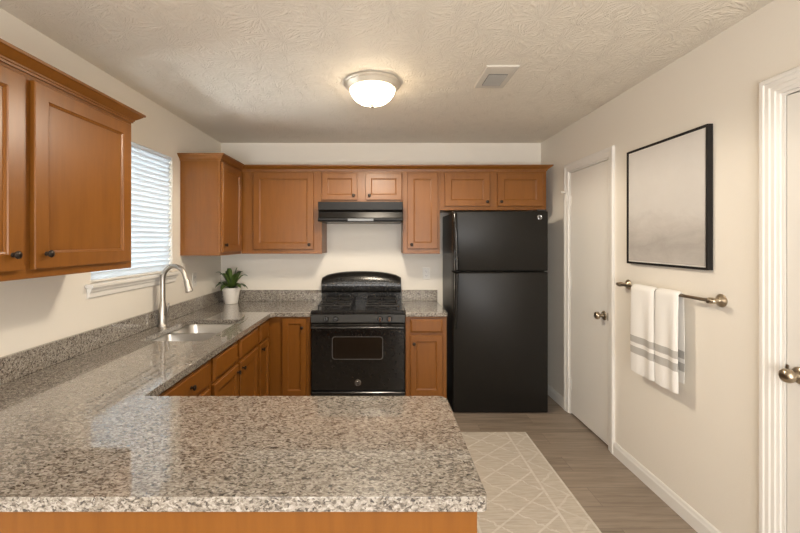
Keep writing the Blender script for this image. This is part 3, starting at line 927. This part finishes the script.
bulb = bpy.data.lights.new('ceiling_bulb', 'SPOT')
bulb.energy = 92; bulb.color = (1.0, 0.885, 0.72); bulb.spot_size = math.radians(172); bulb.spot_blend = 0.25; bulb.shadow_soft_size = 0.13
bo = bpy.data.objects.new('ceiling_bulb', bulb); COL.objects.link(bo); bo.parent = lt; bo.location = (0, 0, -0.16)

vt = thing('ceiling_vent', 'square white air vent in the ceiling right of the light', 'vent', (0.682, 2.325, H))
MB().loft([[(x, y, z) for x, y in round_rect(-a, a, -b, b, 0.004, 2)] for a, b, z in ((0.094, 0.155, -0.0005), (0.094, 0.155, -0.005), (0.088, 0.149, -0.010), (0.060, 0.10, -0.012))]).build('vent_plate', 'vent_white', vt)
mb = MB().box(-0.056, 0.056, -0.06, 0.095, -0.0135, -0.0122)
mb.build('vent_core', 'slot_dark', vt)
mb = MB()
for i in range(11):
    y = -0.055 + i * 0.0145
    mb.loft([[(-0.055, y, -0.0138), (-0.055, y + 0.008, -0.0185), (-0.055, y + 0.009, -0.0180), (-0.055, y + 0.001, -0.0136)], [(0.055, y, -0.0138), (0.055, y + 0.008, -0.0185), (0.055, y + 0.009, -0.0180), (0.055, y + 0.001, -0.0136)]])
mb.build('louvers', 'vent_grey', vt)

# ------------------------------------------------------------------ wall art, towel bar, towels, rug
ar = thing('framed_picture', 'black-framed pale misty abstract picture on the right wall', 'picture', (XR, 2.189, 1.318), -R90)
aw, ah = 0.311, 0.708
mb = MB()
fd_ = 0.026; ft = 0.013
mb.box(-aw, -aw + ft, -fd_, -0.0005, 0, ah).box(aw - ft, aw, -fd_, -0.0005, 0, ah).box(-aw + ft, aw - ft, -fd_, -0.0005, 0, ft).box(-aw + ft, aw - ft, -fd_, -0.0005, ah - ft, ah)
mb.build('frame', 'frame_dark', ar, 0.001)
box('backing', 'mat_white', ar, -aw + ft, aw - ft, -0.020, -0.004, ft, ah - ft, 0)
box('canvas', 'canvas', ar, -aw + ft + .007, aw - ft - .007, -0.0235, -0.0202, ft + .007, ah - ft - .007, 0)

BZ, BXp = 1.180, 0.056
tb = thing('towel_bar', 'antique nickel towel bar on the right wall under the picture', 'towel bar', (XR, 2.175, BZ), -R90)
hb = 0.344
MB().tube([(-hb, -BXp, 0), (hb, -BXp, 0)], 0.0085, 14).build('bar', 'antique_nickel', tb, smooth=True)
for s_ in (-1, 1):
    mb = MB().lathe([(0.031, 0.0005), (0.031, 0.005), (0.026, 0.008), (0.024, 0.012), (0.014, 0.016), (0.010, 0.022), (0.010, 0.036), (0.014, 0.040), (0.0155, 0.056), (0.0155, 0.058), (0.012, 0.068), (0.002, 0.072)], (s_ * hb, 0, 0), (0, -1, 0), 24)
    mb.lathe([(0.012, 0), (0.014, 0.006), (0.009, 0.014), (0.010, 0.020), (0.002, 0.026)], (s_ * (hb + 0.008), -BXp, 0), (s_, 0, 0), 16)
    mb.build('bracket', 'antique_nickel', tb, smooth=True)


def towel(label, y_far, y_near, front_z, back_z, seed):
    """folded towel over the bar; local: x toward wall (+), y depth, z up from the bar"""
    rnd = random.Random(seed)
    t = thing('towel', label, 'towel', (XR - BXp, (y_far + y_near) / 2, BZ), 0, 'folded towels on the bar')
    hwid = (y_far - y_near) / 2
    ph = rnd.uniform(0, 6)
    path = []
    rb = 0.0105
    N = 26
    for i in range(N + 1):
        tt = i / N
        path.append((-rb - 0.004 * math.sin(tt * 2.2), -front_z * (1 - tt), 'f'))
    for i in range(1, 8):
        a = PI - PI * i / 8
        path.append((rb * math.cos(a), rb * math.sin(a), 't'))
    for i in range(N + 1):
        tt = i / N
        path.append((rb + 0.004 * math.sin(tt * 2.2), -back_z * tt, 'b'))
    K = 14
    th = 0.011

    def pt(px, pz, side, v, lay):
        drop = min(1, max(0, -pz / 0.3))
        wav = 0.006 * drop * math.sin(v * 2.6 + ph) + 0.003 * drop * math.sin(v * 6 + ph * 2)
        x = px + wav * (1 if side != 'b' else 0.4)
        if side == 't':
            L = math.hypot(px, pz); x += px / L * lay; z = pz + pz / L * lay
        else:
            x += -lay if side == 'f' else lay
            z = pz - (0.004 * math.sin(v * 2 + ph) * drop)
        return (x, v * hwid * (1 + 0.03 * drop), z)

    rings = []
    for px, pz, sd in path:
        vs = [-1 + 2 * j / K for j in range(K + 1)]
        ou = [pt(px, pz, sd, v, th * (1 - 0.75 * abs(v) ** 8)) for v in vs]
        inn = [pt(px, pz, sd, v, 0.0005) for v in reversed(vs)]
        rings.append(ou + inn)
    MB().loft(rings).build('towel_cloth', 'towel', t, smooth=True)
    return t


towel('white striped towel on the bar, the one nearer the narrow door', 2.382, 2.181, 0.505, 0.47, 3)
towel('white striped towel on the bar, the one nearer the bare bar end', 2.174, 2.005, 0.507, 0.455, 8)

rg_ = MB().box(-hw, hw, -(RUG_Y1 - RUG_Y0) / 2, (RUG_Y1 - RUG_Y0) / 2, 0.0005, 0.009).build('area_rug', 'rug', None, 0.003, loc=((RUG_X0 + RUG_X1) / 2, (RUG_Y0 + RUG_Y1) / 2, 0))
tag(rg_, 'beige runner rug with cream diamond lattice on the floor', 'rug')
